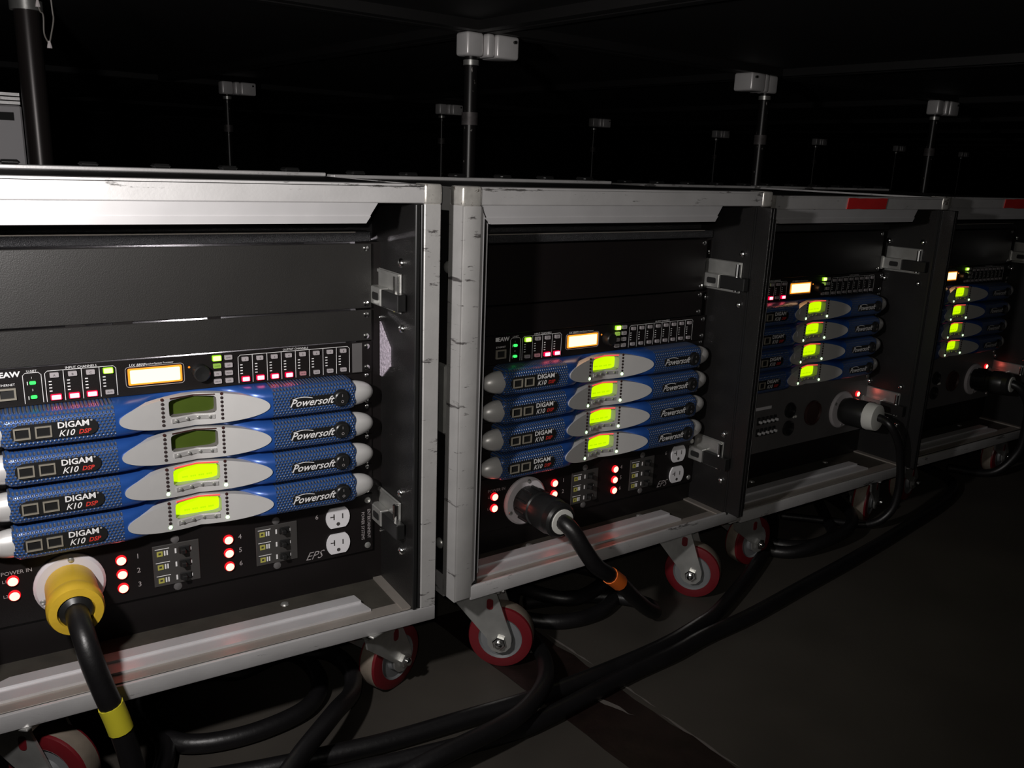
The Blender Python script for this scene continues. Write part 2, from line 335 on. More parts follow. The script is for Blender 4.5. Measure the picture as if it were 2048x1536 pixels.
def latch(parent, off, w, z0, dy=0):
    """spring latch on the right inner wall; z0 = bolt-rectangle centre height"""
    x = w
    mb = MB(); mb.box(x-.003, x, -.070+dy, .010+dy, z0-.023, z0+.029, bev=.001); mb.box(x-.006, x-.003, -.068+dy, -.064+dy, z0-.020, z0+.026)
    mb.box(x-.005, x-.003, -.066+dy, .008+dy, z0+.024, z0+.028)
    la = part('latch', mb, STEEL, parent, off, 'zinc spring latch')
    mb = MB(); mb.box(x-.016, x-.003, -.034+dy, .012+dy, z0-.018, z0+.006, bev=.0012); mb.box(x-.020, x-.014, .006+dy, .014+dy, z0-.020, z0+.008, bev=.001); part('hasp', mb, STEEL, la, off)
    mb = MB(); mb.prism([(a, b) for a, b in rrect(-.028+dy, -.008+dy, z0-.011, z0-.001, .003)], x-.0166, x-.0159, ax='x'); part('hasp_slot', mb, DARK, la, off)
    mb = MB(); mb.box(x-.015, x-.003, -.088+dy, -.036+dy, z0-.017, z0+.005, bev=.001); part('catch_cup', mb, BLKPL, la, off)
    mb = MB(); mb.cyl((x-.007, -.066+dy, z0-.020), (x-.007, -.066+dy, z0+.026), .0042, 10); part('pin', mb, CHROME, la, off)
    for yy, zz in ((.009, .040), (-.067, .043), (.008, -.040), (-.070, -.042)):
        mb = MB(); bolt_x(mb, x, yy+dy, z0+zz); part('bolt', mb, CHROME, la, off)
CASE_LABEL = ['aluminium-edged black rack case nearest the camera, cut off by the left edge', 'aluminium-edged black rack case second in the row, with scuffed left post', 'black rack case third in the row, with red tape on its top edge', 'dark rack case farthest right, partly outside the picture']
CASTERS = [[(.035, -.05, math.radians(-40)), (.470, -.055, math.radians(25))], [(.016, -.026, math.radians(-42)), (.446, -.020, math.radians(-55))], [(.035, -.055, math.radians(0)), (.445, -.055, math.radians(20))], [(.04, -.055, .2), (.45, -.055, .1)]]
def rack_case(rk):
    C = CS[rk]; L, R, T, B, d, wl, zf = (C[k] for k in ('L', 'R', 'T', 'B', 'd', 'w', 'zf')); D = C.get('D', .60)
    zfl = -FZ-RK[rk][3]; off = (EC, .2, zfl)
    t = thing('rack_case', CASE_LABEL[rk], 'rack case', W(rk, EC, .2, zfl), RK[rk][2], 'rack cases in a row under the stage'); t['rk'] = rk
    fh = .0215; il = L+.040                                      # flange height, inner left
    P = lambda n, mb, mt, lb=None: part(n, mb, mt, t, off, lb)
    P('top_panel', MB().box(L+.004, R-.004, -d+.004, D, T-.014, T-.002), BLKWALL)
    P('left_panel', MB().box(L+.003, il, -d+.006, D, zf, T-.014), BLKWALL)
    P('right_panel', MB().box(wl, R-.003, -d+.004, D, zf-.004, T-.020), BLKWALL)
    P('floor_panel', MB().box(L+.004, R-.004, -d+.004, D, B+.002, zf), DKFLOOR)
    P('rear_panel', MB().box(L+.004, R-.004, D-.012, D-.001, zf, T-.014), BLKWALL)  # unseen back, closed so light added in the nearest rack stays inside
    # front edge extrusions
    mb = MB(); mb.box(L+.026, R-.022, -d, -d+.005, T-fh, T, bev=.0012); mb.box(L+.026, R-.022, -d, -d+.030, T-.002, T+.0012); P('top_rail', mb, ALU)
    mb = MB(); mb.box(L, L+.028, -d-.0005, -d+.005, B+.004, T-.022, bev=.002, seg=2); mb.box(L-.0012, L+.003, -d, -d+.032, B+.004, T-.022); P('left_post', mb, ALUV)
    mb = MB(); mb.box(R-.0225, R, -d-.0005, -d+.005, B+fh, T-.022, bev=.001); P('right_post', mb, ALUV if rk == 0 else BLKWALL)
    if 'pl' in C:
        mb = MB(); mb.box(wl, wl+.0055, C['pl'], -d+.002, B+fh+.001, T-.0230, bev=.0008); mb.box(wl+.0065, wl+.013, C['pl'], -d+.002, B+fh+.001, T-.0230, bev=.0008); P('slide_panel', mb, BLKWALL, 'black inner panel standing proud of the front edge')
    mb = MB(); mb.box(wl, wl+.006, -d-.001, -d+.006, zf, T-.0225, bev=.001); mb.box(wl+.008, R-.0235, -d, -d+.006, zf, T-.0225, bev=.001); P('groove_strip', mb, BLKPL)
    mb = MB(); mb.box(L+.026, R, -d-.0008, -d+.005, B, B+fh, bev=.0015, seg=2); P('bottom_rail', mb, ALU)
    mb = MB(); mb.prism([(L+.028, -d+.004), (wl-.002, -d+.004), (wl-.002, -d+.026), (L+.028, -d+.026)], zf-.002, zf+.0012, ax='z'); P('tread', mb, ALUT)
    mx = C['mx']
    mb = MB(); mb.prism([(il-.006, -d+.022), (mx+.012+(wl-.509)*.3, -d+.022), (mx+.003+(wl-.509)*.3, -d+.064), (il+.034, -d+.064)], zf, zf+.0045, ax='z'); mb.prism([(il, -d+.045), (mx+.0065+(wl-.509)*.3, -d+.045), (mx+.0035+(wl-.509)*.3, -d+.064), (il+.034, -d+.064)], zf+.004, zf+.0075, ax='z'); P('floor_lip', mb, ALUP)
    mb = MB(); mb.box(wl-.013, wl, -d+.006, .05, zf, zf+.0028); P('wall_angle', mb, ALUT)
    lz0, lz1 = T-fh, T-.0455
    mb = MB(); mb.prism([(L+.028, lz0+.003), (mx+.018, lz0+.003), (mx, lz1), (L+.028+.016, lz1)], -d+.003, -d+.008); mb.prism([(L+.034, lz1+.0085), (mx+.006, lz1+.0085), (mx, lz1), (L+.044, lz1)], -d+.0012, -d+.004); P('top_lip', mb, ALUP)
    mb = MB(); mb.prism([(L+.0285, zf+.006), (L+.0345, zf+.012), (L+.0345, lz1+.010), (L+.0285, lz0)], -d+.003, -d+.008); mb.prism([(L+.0345, zf+.012), (L+.0425, zf+.02), (L+.0425, lz1), (L+.0345, lz1+.010)], -d+.007, -d+.012); P('left_lip', mb, ALUP)
    for nm, x0, x1 in (('corner', L-.002, L+.027), ('corner', R-.023, R+.001)):
        mb = MB(); mb.box(x0, x1, -d-.0018, -d+.03, T-.0225, T+.0022, bev=.003, seg=3); P(nm, mb, CORNER, 'worn steel corner')
    # rear top edge and studs
    mb = MB(); mb.box(L, R, D-.03, D, T-.002, T+.0035, bev=.001); P('rear_top_rail', mb, ALU)
    for i in range(6):
        mb = MB(); mb.box(L+.03+i*.098, L+.055+i*.098, D-.034, D-.004, T+.0035, T+.010, bev=.003); P('stacking_pad', mb, BLKPL)
    # outer left side hardware
    for zz in (B, T-.03):
        P('side_rail', MB().box(L-.0012, L+.003, -d+.03, D, zz, zz+.03), ALU)
    for yy, zz in ((-.049, .1545), (-.039, -.244), (.2, .15), (.2, -.24)):
        mb = MB(); bolt_x(mb, L+.003, yy, zz, .0085, -1, .005); P('side_bolt', mb, STEEL)
    mb = MB(); mb.box(L-.004, L+.003, -.057, .04, -.075, .024, bev=.003); P('side_handle_plate', mb, STEEL)
    # inner rack strips and top bar
    zt = 4*U if rk == 0 else (4*U if rk == 1 else 3*U)
    for a, b, nm in ((il, EC-.2240, 'rack_strip'), (EC+.2240, wl, 'rack_strip')):
        if b-a > .004:
            mb = MB(); mb.box(a, b, .0125, .03, zf, zt); mb.box(min(a, b) if a == il else EC+.2416, EC-.2416 if a == il else b, .0022, .0125, zf, zt); P(nm, mb, BLKPNT)
    if wl < EC+.2413:
        pass
    mb = MB(); mb.box(il, min(wl, EC+.243)-.001, .0, .03, zt+.001, zt+.014, bev=.001); mb.box(il, wl, .031, .045, zt+.002, T-.0145); P('inner_top_bar', mb, [BLKTEX]); P('edge_glint_strip', MB().box(il, EC+.22, -.0006, .0, zt+.0128, zt+.0142), ALUT)  # pale strip imitates light caught on the edge; rear plate blocks light leaks
    mb = MB(); mb.box(il, wl, .002, .02, zf, (-6*U if rk < 2 else -7*U)-.001); P('lower_filler', mb, BLKPNT)
    for z0 in ((.1145, -.2005) if rk < 2 else (.0715, -.2385)): latch(t, off, wl, z0, {0: 0, 1: 0.0, 2: -.012, 3: -.012}[rk])
    if rk in (2, 3):
        x0, x1 = (.177, .297) if rk == 2 else (.200, .32)
        mb = MB(); n = 7; top = [(x0+(x1-x0)*i/n, T-.001+random.uniform(-.001, .0008)) for i in range(n+1)]; bot = [(x0+(x1-x0)*i/n-.003, T-.021+random.uniform(-.001, .001)) for i in range(n+1)]
        mb.prism(bot+top[::-1], -d-.0016, -d-.0004); P('red_tape', mb, REDTAPE, 'strip of red tape on the top rail')
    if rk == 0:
        mb = MB(); mb.prism([(.0, .070), (-.034, .040), (-.035, .014), (-.008, -.006), (.0, -.006)], wl-.0022, wl-.0002, ax='x'); P('pale_patch', mb, PALEPATCH, 'pale rough patch on the inner wall')  # thin pale purple patch with a rough surface, cut diagonally below
    for cx, cy, a in CASTERS[rk]: caster(t, off, cx, cy, B, a)
    caster(t, off, R-.09, D-.12, B, .4); caster(t, off, L+.09, D-.12, B, 1.)
    # floor screws
    for sx in (.12, .36):
        mb = MB(); mb.lathe([(.006, 0), (.005, .002), (.001, .003)], (sx, -.012, zf), (0, 0, 1), 10); P('floor_screw', mb, STEEL)
    return t
for k in range(4): rack_case(k)

# ================================================================== rack gear (local: x centred on EC, y front negative, z from the unit's bottom)
X = lambda u: u-EC
def screw_mb(x, z, y=0., r=.0042): mb = MB(); mb.lathe([(r, 0), (r*.9, .0012), (r*.35, .0022)], (x, y, z), (0, -1, 0), 10); return mb
def blank(rk, zb, units, label, right):
    t = thing('blank_panel', label, 'rack panel', W(rk, EC, 0, zb), RK[rk][2]); H = units*U
    mb = MB(); hw = min(.2413, right-EC); mb.box(-.2413, hw, -.003, 0, .0012, H-.0012, bev=.0007); mb.box(-.22, .215, 0, .012, H-.006, H-.002); part('panel_sheet', mb, BLKPAN if rk == 0 else BLKPNT, t)
    for zz in (.0075, H-.0075):
        for xx in (-.2335, hw-.008): part('screw', screw_mb(xx, zz, -.003), CHROME, t)
    if rk == 0 and units == 1:
        for a, b in ((.123, .144), (.173, .194), (.280, .295)): part('gap_spacer', MB().box(X(a), X(b), -.0025, .004, H-.0016, H+.0012), BLKPNT, t)
    return t
blank(0, U, 1, 'one-unit black blank panel directly above the signal processor in '+WHICH[0], .494)
blank(0, 2*U, 2, 'two-unit black blank panel at the top of '+WHICH[0], .494)
blank(1, U, 1, 'thin black blank panel directly above the signal processor in '+WHICH[1], .480)
blank(1, 2*U, 2, 'tall black blank panel at the top of '+WHICH[1], .480)
blank(2, U, 2, 'black blank panel above the signal processor in '+WHICH[2], .474)
blank(3, U, 2, 'black blank panel above the signal processor in '+WHICH[3], .478)

# ---- signal processor
CHX = [.1073+.01873*i for i in range(4)]; OUX = [.3223+(.4528-.3223)/7*i for i in range(8)]
def lit_rect(x, z, w_, h_, core, rim, y=-.0045):
    mb = MB(); mb.prism(rrect(x-w_/2, x+w_/2, z-h_/2, z+h_/2, .0009, 2), y, -.001, 1); mb.prism(rrect(x-w_*.42, x+w_*.42, z-h_*.40, z+h_*.40, .0008, 2), y-.0003, y, 0); return mb
def ux_letters():
    mb = MB(); y = -.0008-.0012
    mb.txt('EAW', .0085, X(.0635), y, .0382, 0, .0, .0003, 1.1); mb.box(X(.0490), X(.0535), y, y+.0001, .0352, .0412)
    mb.txt('ETHERNET', .0036, X(.0591), y, .0265)
    mb.txt('U-NET', .0036, X(.0851), y, .0405); mb.txt('1', .0032, X(.0845), y, .0328); mb.txt('2', .0032, X(.0845), y, .0185)
    for z in (.0245, .0075): mb.box(X(.0795), X(.0803), y, y+.0001, z, z+.004)
    mb.txt('INPUT CHANNELS', .0040, X(.1355), y, .0412); mb.txt('OUTPUT CHANNELS', .0036, X(.3880), y, .0417)
    mb.txt('UX 8800', .0048, X(.1955), y, .0375, 0, .2); mb.txt('Speaker/System Processor', .0030, X(.2205), y, .0375)
    def frame(a, b, z0, z1, divs):
        t = .0006; c = .003
        mb.box(a, a+t, y, y+.0001, z0, z1-c); mb.box(b-t, b, y, y+.0001, z0, z1-c); mb.box(a+c, b-c, y, y+.0001, z1-t, z1)
        mb.add([(a, y, z1-c), (a+t, y, z1-c), (a+c, y, z1-t), (a+c, y, z1)], [(0, 1, 2, 3)]); mb.add([(b, y, z1-c), (b-t, y, z1-c), (b-c, y, z1-t), (b-c, y, z1)], [(0, 1, 2, 3)])
        for q in divs: mb.box(q-t/2, q+t/2, y, y+.0001, z0, z1-t)
    frame(X(.0755), X(.0945), .003, .0388, []); frame(X(.0975), X(.1723), .003, .0393, [X((CHX[i]+CHX[i+1])/2) for i in range(3)])
    frame(X(.3135), X(.4621), .003, .0395, [X((OUX[i]+OUX[i+1])/2) for i in range(7)])
    for xs in (CHX, OUX):
        for x in xs:
            for i, z in enumerate((.0265, .0228, .0190, .0152)): mb.box(X(x)-.0062, X(x)-.0032, y, y+.0001, z-.0006, z+.0006)
    return mb.mesh('printed_lettering', WHITE, False)
def processor(rk, mute, top, pink):
    t = thing('signal_processor', 'black rack signal processor with glowing amber display and rows of buttons in '+WHICH[rk], 'processor', W(rk, EC, 0, 0), RK[rk][2], 'signal processors above the amplifiers')
    def pan():
        mb = MB(); mb.box(-.2413, .2413, -.0012, .002, .0006, U-.0006); mb.box(-.215, .215, .002, .30, .002, U-.003); return mb.mesh('front_panel', [BLKPNT])
    rt = CS[rk]['w']-EC-.002
    mb = MB(); mb.box(-.2413, min(.2413, rt), -.0012, .002, .0006, U-.0006); part('front_panel', mb, BLKPNT, t)
    mb = MB(); mb.box(-.215, .212, .002, .26, .002, U-.004); part('chassis', mb, ALUP, t)
    if rk == 0: part('end_plate', MB().box(X(.466), X(.480), -.0022, -.0012, .002, U-.002), EPSG, t)
    obj('printed_lettering', cached('uxl', ux_letters), t, None, 'stuff')
    for z in (.0268, .0102): part('link_led', MB().prism(rrect(X(.0851)-.0032, X(.0851)+.0032, z-.0018, z+.0018, .0012, 2), -.003, -.001), E_GRN, t)
    mb = MB(); mb.ring([(X(.0591)+a*.0088, .0158+b*.0068) for a, b in ((-1, -1), (1, -1), (1, 1), (-1, 1))], [(X(.0591)+a*.0068, .0158+b*.0048) for a, b in ((-1, -1), (1, -1), (1, 1), (-1, 1))], -.0035, -.001); pt = part('ethernet_port', mb, PORT, t); part('port_recess', MB().box(X(.0591)-.0068, X(.0591)+.0068, -.0016, -.001, .011, .0206), DARK, pt)
    def button(x, z, w_, h_, s, nm='button'):
        if s == 'red': part(nm, lit_rect(x, z, w_*1.24, h_*1.26, 0, 0), [E_RED, E_REDR], t, label='lit red button')
        elif s == 'lime': part(nm, lit_rect(x, z, w_*1.18, h_*1.2, 0, 0), [E_LIME, E_LIMER], t, label='lit lime green button')
        else:
            key = ('btn', w_, h_, s)
            me = cached(key, lambda: MB().prism(rrect(-w_/2, w_/2, -h_/2, h_/2, .0008, 2), -.004, -.001).mesh(nm, {'g': BTN, 'p': BTNPINK, 'dim': E_LIMED}[s], False)); o = obj(nm, me, t); o.location = (x, 0, z)
    lt = MB()
    for i, x in enumerate(CHX):
        button(X(x), .034, .0092, .0056, 'lime' if i == top else 'g', 'channel_button'); button(X(x), .0080, .0092, .0052, 'red' if i in mute else ('p' if i in pink else 'g'), 'mute_button')
        if i != top: lt.txt('ABCD'[i], .0036, X(x), -.0042, .0338)
        if i not in mute: lt.txt('MUTE', .0022, X(x), -.0042, .008)
    for i, x in enumerate(OUX):
        button(X(x), .034, .0082, .0054, 'g', 'channel_button'); button(X(x), .0080, .0082, .0052, 'red' if (i+10) in mute else ('p' if (rk == 0 and i == 4) else 'g'), 'mute_button')
        lt.txt(str(i+1), .0034, X(x), -.0042, .0338)
        if (i+10) not in mute: lt.txt('MUTE', .0022, X(x), -.0042, .008)
    names = [('', 'LEVEL'), ('COMP', 'LIM'), ('EQ', 'PRESET'), ('DELAY', 'UTIL')]
    for r in range(4):
        z = .0379-.0099*r
        for q, x in enumerate((.2876, .3017)):
            button(X(x), z, .0092, .0058, 'lime' if (r, q) == (0, 0) else ('dim' if (r, q) == (1, 0) else 'g'), 'function_button')
            if names[r][q]: lt.txt(names[r][q], .0023, X(x), -.0042, z)
    part('button_legends', lt, DARK, t, smooth=False, kind='stuff')
    mb = MB(); mb.prism(rrect(X(.1853)-.0008, X(.2449)+.0008, .0138-.0008, .0326+.0008, .0015, 3), -.0026, -.001, 1); mb.prism(rrect(X(.1853)+.0016, X(.2449)-.0016, .0138+.0012, .0326-.0012, .0014, 3), -.0030, -.0026, 0); part('amber_display', mb, [E_AMB, E_AMBR], t)
    mb = MB(); mb.ring(rrect(X(.1853)-.0036, X(.2449)+.0036, .0138-.0034, .0326+.0030, .004, 4), rrect(X(.1853)-.0031, X(.2449)+.0031, .0138-.0029, .0326+.0025, .0035, 4), -.0020, -.001); part('display_outline', mb, GREYP, t)
    mb = MB(); mb.lathe([(.0105, 0), (.0100, .012), (.0085, .0135), (.0001, .0125)], (X(.2672), -.001, .0221), (0, -1, 0), 24); part('encoder_knob', mb, BLKPL, t)
    mb = MB(); mb.lathe([(.0016, 0), (.0008, .0012)], (X(.2545), -.001, .029), (0, -1, 0), 8); part('encoder_led', mb, emit('encoder_led', (1, .3, .02), .8), t)
    for xx in (-.2345, min(.2345, rt-.006)):
        for zz in (.0075, .037): part('screw', screw_mb(xx, zz, -.0012), CHROME, t)
processor(0, [0, 1, 2, 10, 11, 12, 13], 3, []); processor(1, [2, 3], 0, [1]); processor(2, [0, 1, 3], 0, []); processor(3, [0, 1], 0, [])

# ---- amplifiers
AH = .0442; AC = U/2                      # body height and centre height
EX0, EA, EB = X(.2555), .0880, .0205      # silver eye: centre, half length, half height
def prot(x):                              # how far the front stands out along the length
    a = abs(x-EX0)
    return .0095+.0235*min(1, a/EA)
def shell(x):                             # the blue shell sinks behind the eye plate in the middle
    a = abs(x-EX0)
    if a > EA*.9: return prot(x)
    t = max(0., min(1., (a-.036)/(EA*.9-.036))); t = t*t*(3-2*t); return .0030+(prot(EX0+EA*.9)-.0030)*t
def amp_y(x, z):
    q = min(1., abs(2*(z-AC)/AH)); return -(.001+(shell(x)-.001)*(1-q**6)**.5)
def body_part(x0, x1, n, close):
    mb = MB(); zs = [AC+AH/2*math.sin(PI/2*(-1+2*k/14)) for k in range(15)]; V = []; 
    for i in range(n+1):
        x = x0+(x1-x0)*i/n
        e = min(abs(x-BL), abs(x-BR)); k_ = 1 if e > .011 else .80+.20*math.sqrt(max(0, 1-(1-e/.011)**2))
        for z in zs: V.append((x, amp_y(x, z)*(.55+.45*k_), AC+(z-AC)*k_))
        V.append((x, .004, AC+(zs[-1]-AC)*k_)); V.append((x, .004, AC+(zs[0]-AC)*k_))
    k = 17; F = []
    for i in range(n):
        for j in range(k):
            q = (j+1) % k; F.append((i*k+j, i*k+q, (i+1)*k+q, (i+1)*k+j))
    F += [tuple(range(k)), tuple(n*k+j for j in range(k))][::1]
    return mb.add(V, F)
BL, BR = X(.0475), X(.4600)
def half_handle(sg):
    mb = MB(); n = 10; k = 20; V = []; x0 = BR if sg > 0 else BL; A = .0310
    for i in range(n+1):
        t = PI/2*i/n; sx = math.sin(t); c = math.cos(t)**.95 if i < n else 0.02
        for j in range(k):
            a = 2*PI*j/k; V.append((x0+sg*A*sx-sg*.002, -.0165+.0148*c*math.cos(a), AC+.0172*c*math.sin(a)))
    F = []
    for i in range(n):
        for j in range(k): q = (j+1) % k; F.append((i*k+j, i*k+q, (i+1)*k+q, (i+1)*k+j))
    F.append(tuple(n*k+j for j in range(k))); return mb.add(V, F).mesh('handle', SILVER)
LX0, LX1, LZ0, LZ1 = X(.2262), X(.2800), .0178, .0382
def eye_plate():
    n = 64; mb = MB(); out = []; inn = []; cx, cz = (LX0+LX1)/2, (LZ0+LZ1)/2; hw, hh = (LX1-LX0)/2+.0012, (LZ1-LZ0)/2+.0012
    for i in range(n):
        t = 2*PI*i/n; c, s = math.cos(t), math.sin(t); out.append((EX0+EA*c, AC+EB*s))
        k = 1/max(abs(c)/hw*.9999, abs(s)/hh*.9999) if True else 0
        p = 8; k = ((abs(c)/hw)**p+(abs(s)/hh)**p)**(-1/p); inn.append((cx+k*c, cz+k*s))
    Y = lambda x: -(prot(x)+.0016)
    V = []; m = 5
    for r in range(m+1):
        f = r/m
        for (a, b), (c, e) in zip(inn, out): x = a+(c-a)*f; z = b+(e-b)*f; V.append((x, Y(x), z))
    for a, b in out: V.append((a, Y(a)+.012, b))
    F = []
    for r in range(m+1):
        for i in range(n): j = (i+1) % n; F.append((r*n+i, r*n+j, (r+1)*n+j, (r+1)*n+i))
    return mb.add(V, F).mesh('eye_plate', SILVER)
FY = -(.0095+.0016)
def lcd_bezel():
    mb = MB(); n = 40; cx, cz = (LX0+LX1)/2, (LZ0+LZ1)/2; A = []; B = []
    for i in range(n):
        t = 2*PI*i/n; c, s = math.cos(t), math.sin(t); p = 8
        for lst, hw, hh in ((A, (LX1-LX0)/2+.0012, (LZ1-LZ0)/2+.0012), (B, (LX1-LX0)/2, (LZ1-LZ0)/2)):
            k = ((abs(c)/hw)**p+(abs(s)/hh)**p)**(-1/p); lst.append((cx+k*c, cz+k*s))
    V = [(a, FY-abs(a-EX0)/EA*.0235, b) for a, b in A]+[(a, FY+.0035, b) for a, b in B]
    mb.add(V, [(i, (i+1) % n, n+(i+1) % n, n+i) for i in range(n)]); return mb
def lcd_mesh(lit):
    mb = MB(); mb.box(LX0-.0015, LX1+.0015, FY+.0033, FY+.0045, LZ0-.0015, LZ1+.0015, 2); mb.box(LX0-.0004, LX1+.0004, FY+.0030, FY+.0033, LZ0-.0004, LZ1+.0004, 0)
    if lit:
        for i in range(4):
            for q in range(3): mb.box(LX0+.011+i*.0098+q*.0024, LX0+.0127+i*.0098+q*.0024, FY+.0027, FY+.0030, LZ0+.0048, LZ0+.0070, 1)
    return mb.mesh('lcd', [E_LCD if lit else LCDOFF, emit('lcd_characters', (.46, .74, .0), .9), DARK], False)
LEDZ = [.0105+.0053*i for i in range(7)]
def face_y(x): return -(prot(x)+.0016)
def badge_left():
    mb = MB(); x0, x1 = X(.0575), X(.1450); y = -.0352; mb.prism(rrect(x0, x1, .0132, .0318, .0091, 6), y, -.020); return mb.mesh('model_badge', BLKPL)
def badge_text():
    mb = MB(); y = -.0355; mb.txt('DIGAM', .0098, X(.1200), y, .0278, 0, 0, .00022, 1.05); mb.txt('K', .0105, X(.1085), y, .0182, 0, .35); mb.txt('10', .0100, X(.1165), y, .0182, 0, .3, .0001)
    mb.txt('DSP', .0072, X(.1312), y, .0180, 1, .25, .0002); mb.txt('®', .003, X(.1385), y, .0302); return mb.mesh('model_lettering', [WHITE, REDP], False)
def port_mesh():
    mb = MB(); mb.ring([(a*.0082, b*.0066) for a, b in ((-1, -1), (1, -1), (1, 1), (-1, 1))], [(a*.0066, b*.0050) for a, b in ((-1, -1), (1, -1), (1, 1), (-1, 1))], -.0368, -.034); return mb.mesh('network_port', PORT, False)
def badge_right():
    mb = MB(); y = -.0352; xs = X(.4375); x0 = X(.3690); zt, zb = AC+.0068, AC-.0068; P = [(x0+.003, zb)]
    r = .0118; a0 = math.asin(.0066/r)
    for i in range(17):
        t = PI+a0+(2*PI-2*a0)*i/16; P.append((xs+r*math.cos(t), AC+r*math.sin(t)))
    P += [(x0+.003, zt), (x0, zt-.003), (x0, zb+.003)]; return mb.prism(P, y, -.018).mesh('maker_badge', BLKPL)
def maker_text():
    mb = MB(); y = -.0355; mb.txt('Powersoft', .0138, X(.3985), y, AC-.0002, 0, .45, .00018, 1.0)
    P = []                                             # swash over the capital
    for i in range(13):
        t = i/12; P.append((X(.3718)+.0265*t, y, AC+.0052+.0022*math.sin(PI*t)))
    for a, b in zip(P, P[1:]): mb.add([a, b, (b[0], y, b[2]-.0009), (a[0], y, a[2]-.0009)], [(0, 1, 2, 3)])
    return mb.mesh('maker_lettering', WHITE, False)
def switch_mesh():
    mb = MB(); mb.lathe([(.0100, 0), (.0100, .003), (.0085, .0042), (.0001, .0040)], (X(.4375), -.0350, AC), (0, -1, 0), 24); return mb.mesh('power_switch', BLKPL)
def switch_text():
    mb = MB(); y = -.0396; mb.txt('O', .0052, X(.4375), y, AC-.0038); mb.txt('I', .0052, X(.4375), y, AC+.0042); return mb.mesh('switch_marks', GREYP, False)
def vee(x0, x1, z0, z1, h):                # strip laid along the concave eye plate
    xs = [x0, EX0, x1]; return MB().prism([(x, face_y(x)-h) for x in xs]+[(x, face_y(x)+.0006) for x in xs[::-1]], z0, z1, ax='z')
def bar_mesh(): return vee(LX0+.0005, LX1-.0005, .0400, .0415, .0010)
def btnbar_mesh():
    return vee(LX0+.0015, LX1-.0015, .0098, .0148, .0016).mesh('button_bar', mat('satin_button_bar', (.5, .49, .48), .35, .4))
def led_disc(): return MB().lathe([(.0021, 0), (.0019, .0009), (.0003, .0013)], (0, 0, 0), (0, -1, 0), 10)
def amplifier(rk, i, lit):
    lab = ('blue and silver power amplifier, %s of four in %s' % (NTH[i], WHICH[rk]))
    if rk == 0: lab = 'blue power amplifier with %s display, %s of four in the nearest rack' % ('glowing green' if lit else 'dark', NTH[i])
    t = thing('power_amplifier', lab, 'amplifier', W(rk, EC, 0, -U*(i+1)), RK[rk][2], 'power amplifiers stacked in the racks')
    C = cached
    obj('grille', C('gl', lambda: body_part(BL, X(.1635), 30, 1).mesh('grille', PERF)), t); obj('grille', C('gr', lambda: body_part(X(.3480), BR, 30, 1).mesh('grille', PERF)), t)
    obj('center_shell', C('ce', lambda: body_part(X(.1636), X(.3479), 20, 0).mesh('center_shell', BLUE)), t)
    def rim():
        mb = MB()
        return mb
    obj('mounting_ear', C(('ear', rk), lambda: MB().box(-.2413, min(.2413, CS[rk]['w']-EC-.001), -.0005, .002, .0005, U-.0005).mesh('mounting_ear', BLKPNT, False)), t)
    for sg in (-1, 1): obj('handle', C(('h', sg), lambda: half_handle(sg)), t)
    obj('eye_plate', C('eye', eye_plate), t, 'pale silver eye-shaped plate')
    bz = obj('lcd_bezel', C(('bez', lit), lambda: lcd_bezel().mesh('lcd_bezel', mat('lcd_surround_glow_tint', (.30, .34, .2), .4) if lit else mat('lcd_surround_unlit', (.16, .15, .14), .5))), t)  # surround of a lit display tinted green, imitating its reflected glow
    obj('lcd', C(('lcd', lit), lambda: lcd_mesh(lit)), bz, 'glowing yellow-green display' if lit else 'dark olive display, switched off')
    obj('status_bar', C(('bar', lit), lambda: bar_mesh().mesh('status_bar', E_BAR if lit else SMOKE, False)), t, 'red light bar' if lit else None)
    for q, x in enumerate((.2175, .2876)):
        for k, z in enumerate(LEDZ):
            on = lit and k == 0
            o = obj('level_led', C(('led', on, k == 6), lambda: led_disc().mesh('level_led', E_DOT if on else (SMOKE if k == 6 else LEDHOLE))), t); o.location = (X(x), face_y(X(x))+.0002, z-.0015)
            if on: o.scale = (1.2, 1, 1.2)
    bb = obj('button_bar', C('bb', btnbar_mesh), t)
    for k in range(4):
        o = obj('menu_button', C('mbt', lambda: MB().lathe([(.0021, 0), (.0019, .0016), (.0006, .0020)], (0, 0, 0), (0, -1, 0), 10).mesh('menu_button', STEEL)), bb); o.location = (X(.2330+.0133*k), face_y(X(.2330+.0133*k))-.0016, .0123)
    bl = obj('model_badge', C('bl', badge_left), t); obj('model_lettering', C('blt', badge_text), bl)
    for x in (.0685, .0895):
        p = obj('network_port', C('pm', port_mesh), bl); p.location = (X(x), 0, AC)
    br = obj('maker_badge', C('br', badge_right), t); obj('maker_lettering', C('brt', maker_text), br); sw = obj('power_switch', C('sw', switch_mesh), br); obj('switch_marks', C('swt', switch_text), br)
    for xx in (-.2340, min(.2340, CS[rk]['w']-EC-.007)):
        for zz in (.004, U-.004): o = obj('screw', C('scr', lambda: screw_mb(0, 0, -.0005, .0034).mesh('screw', CHROME)), t); o.location = (xx, 0, zz)
    if rk == 2 and i < 3: part('sticker', MB().prism([(X(.184), face_y(X(.184))-.0005), (X(.2125), face_y(X(.2125))-.0005), (X(.2125), face_y(X(.2125))+.001), (X(.184), face_y(X(.184))+.001)], .021, .0315, ax='z'), STICK, t, label='small pale label')
    return t
for rk in range(4):
    for i in range(4): amplifier(rk, i, not (rk == 0 and i < 2))

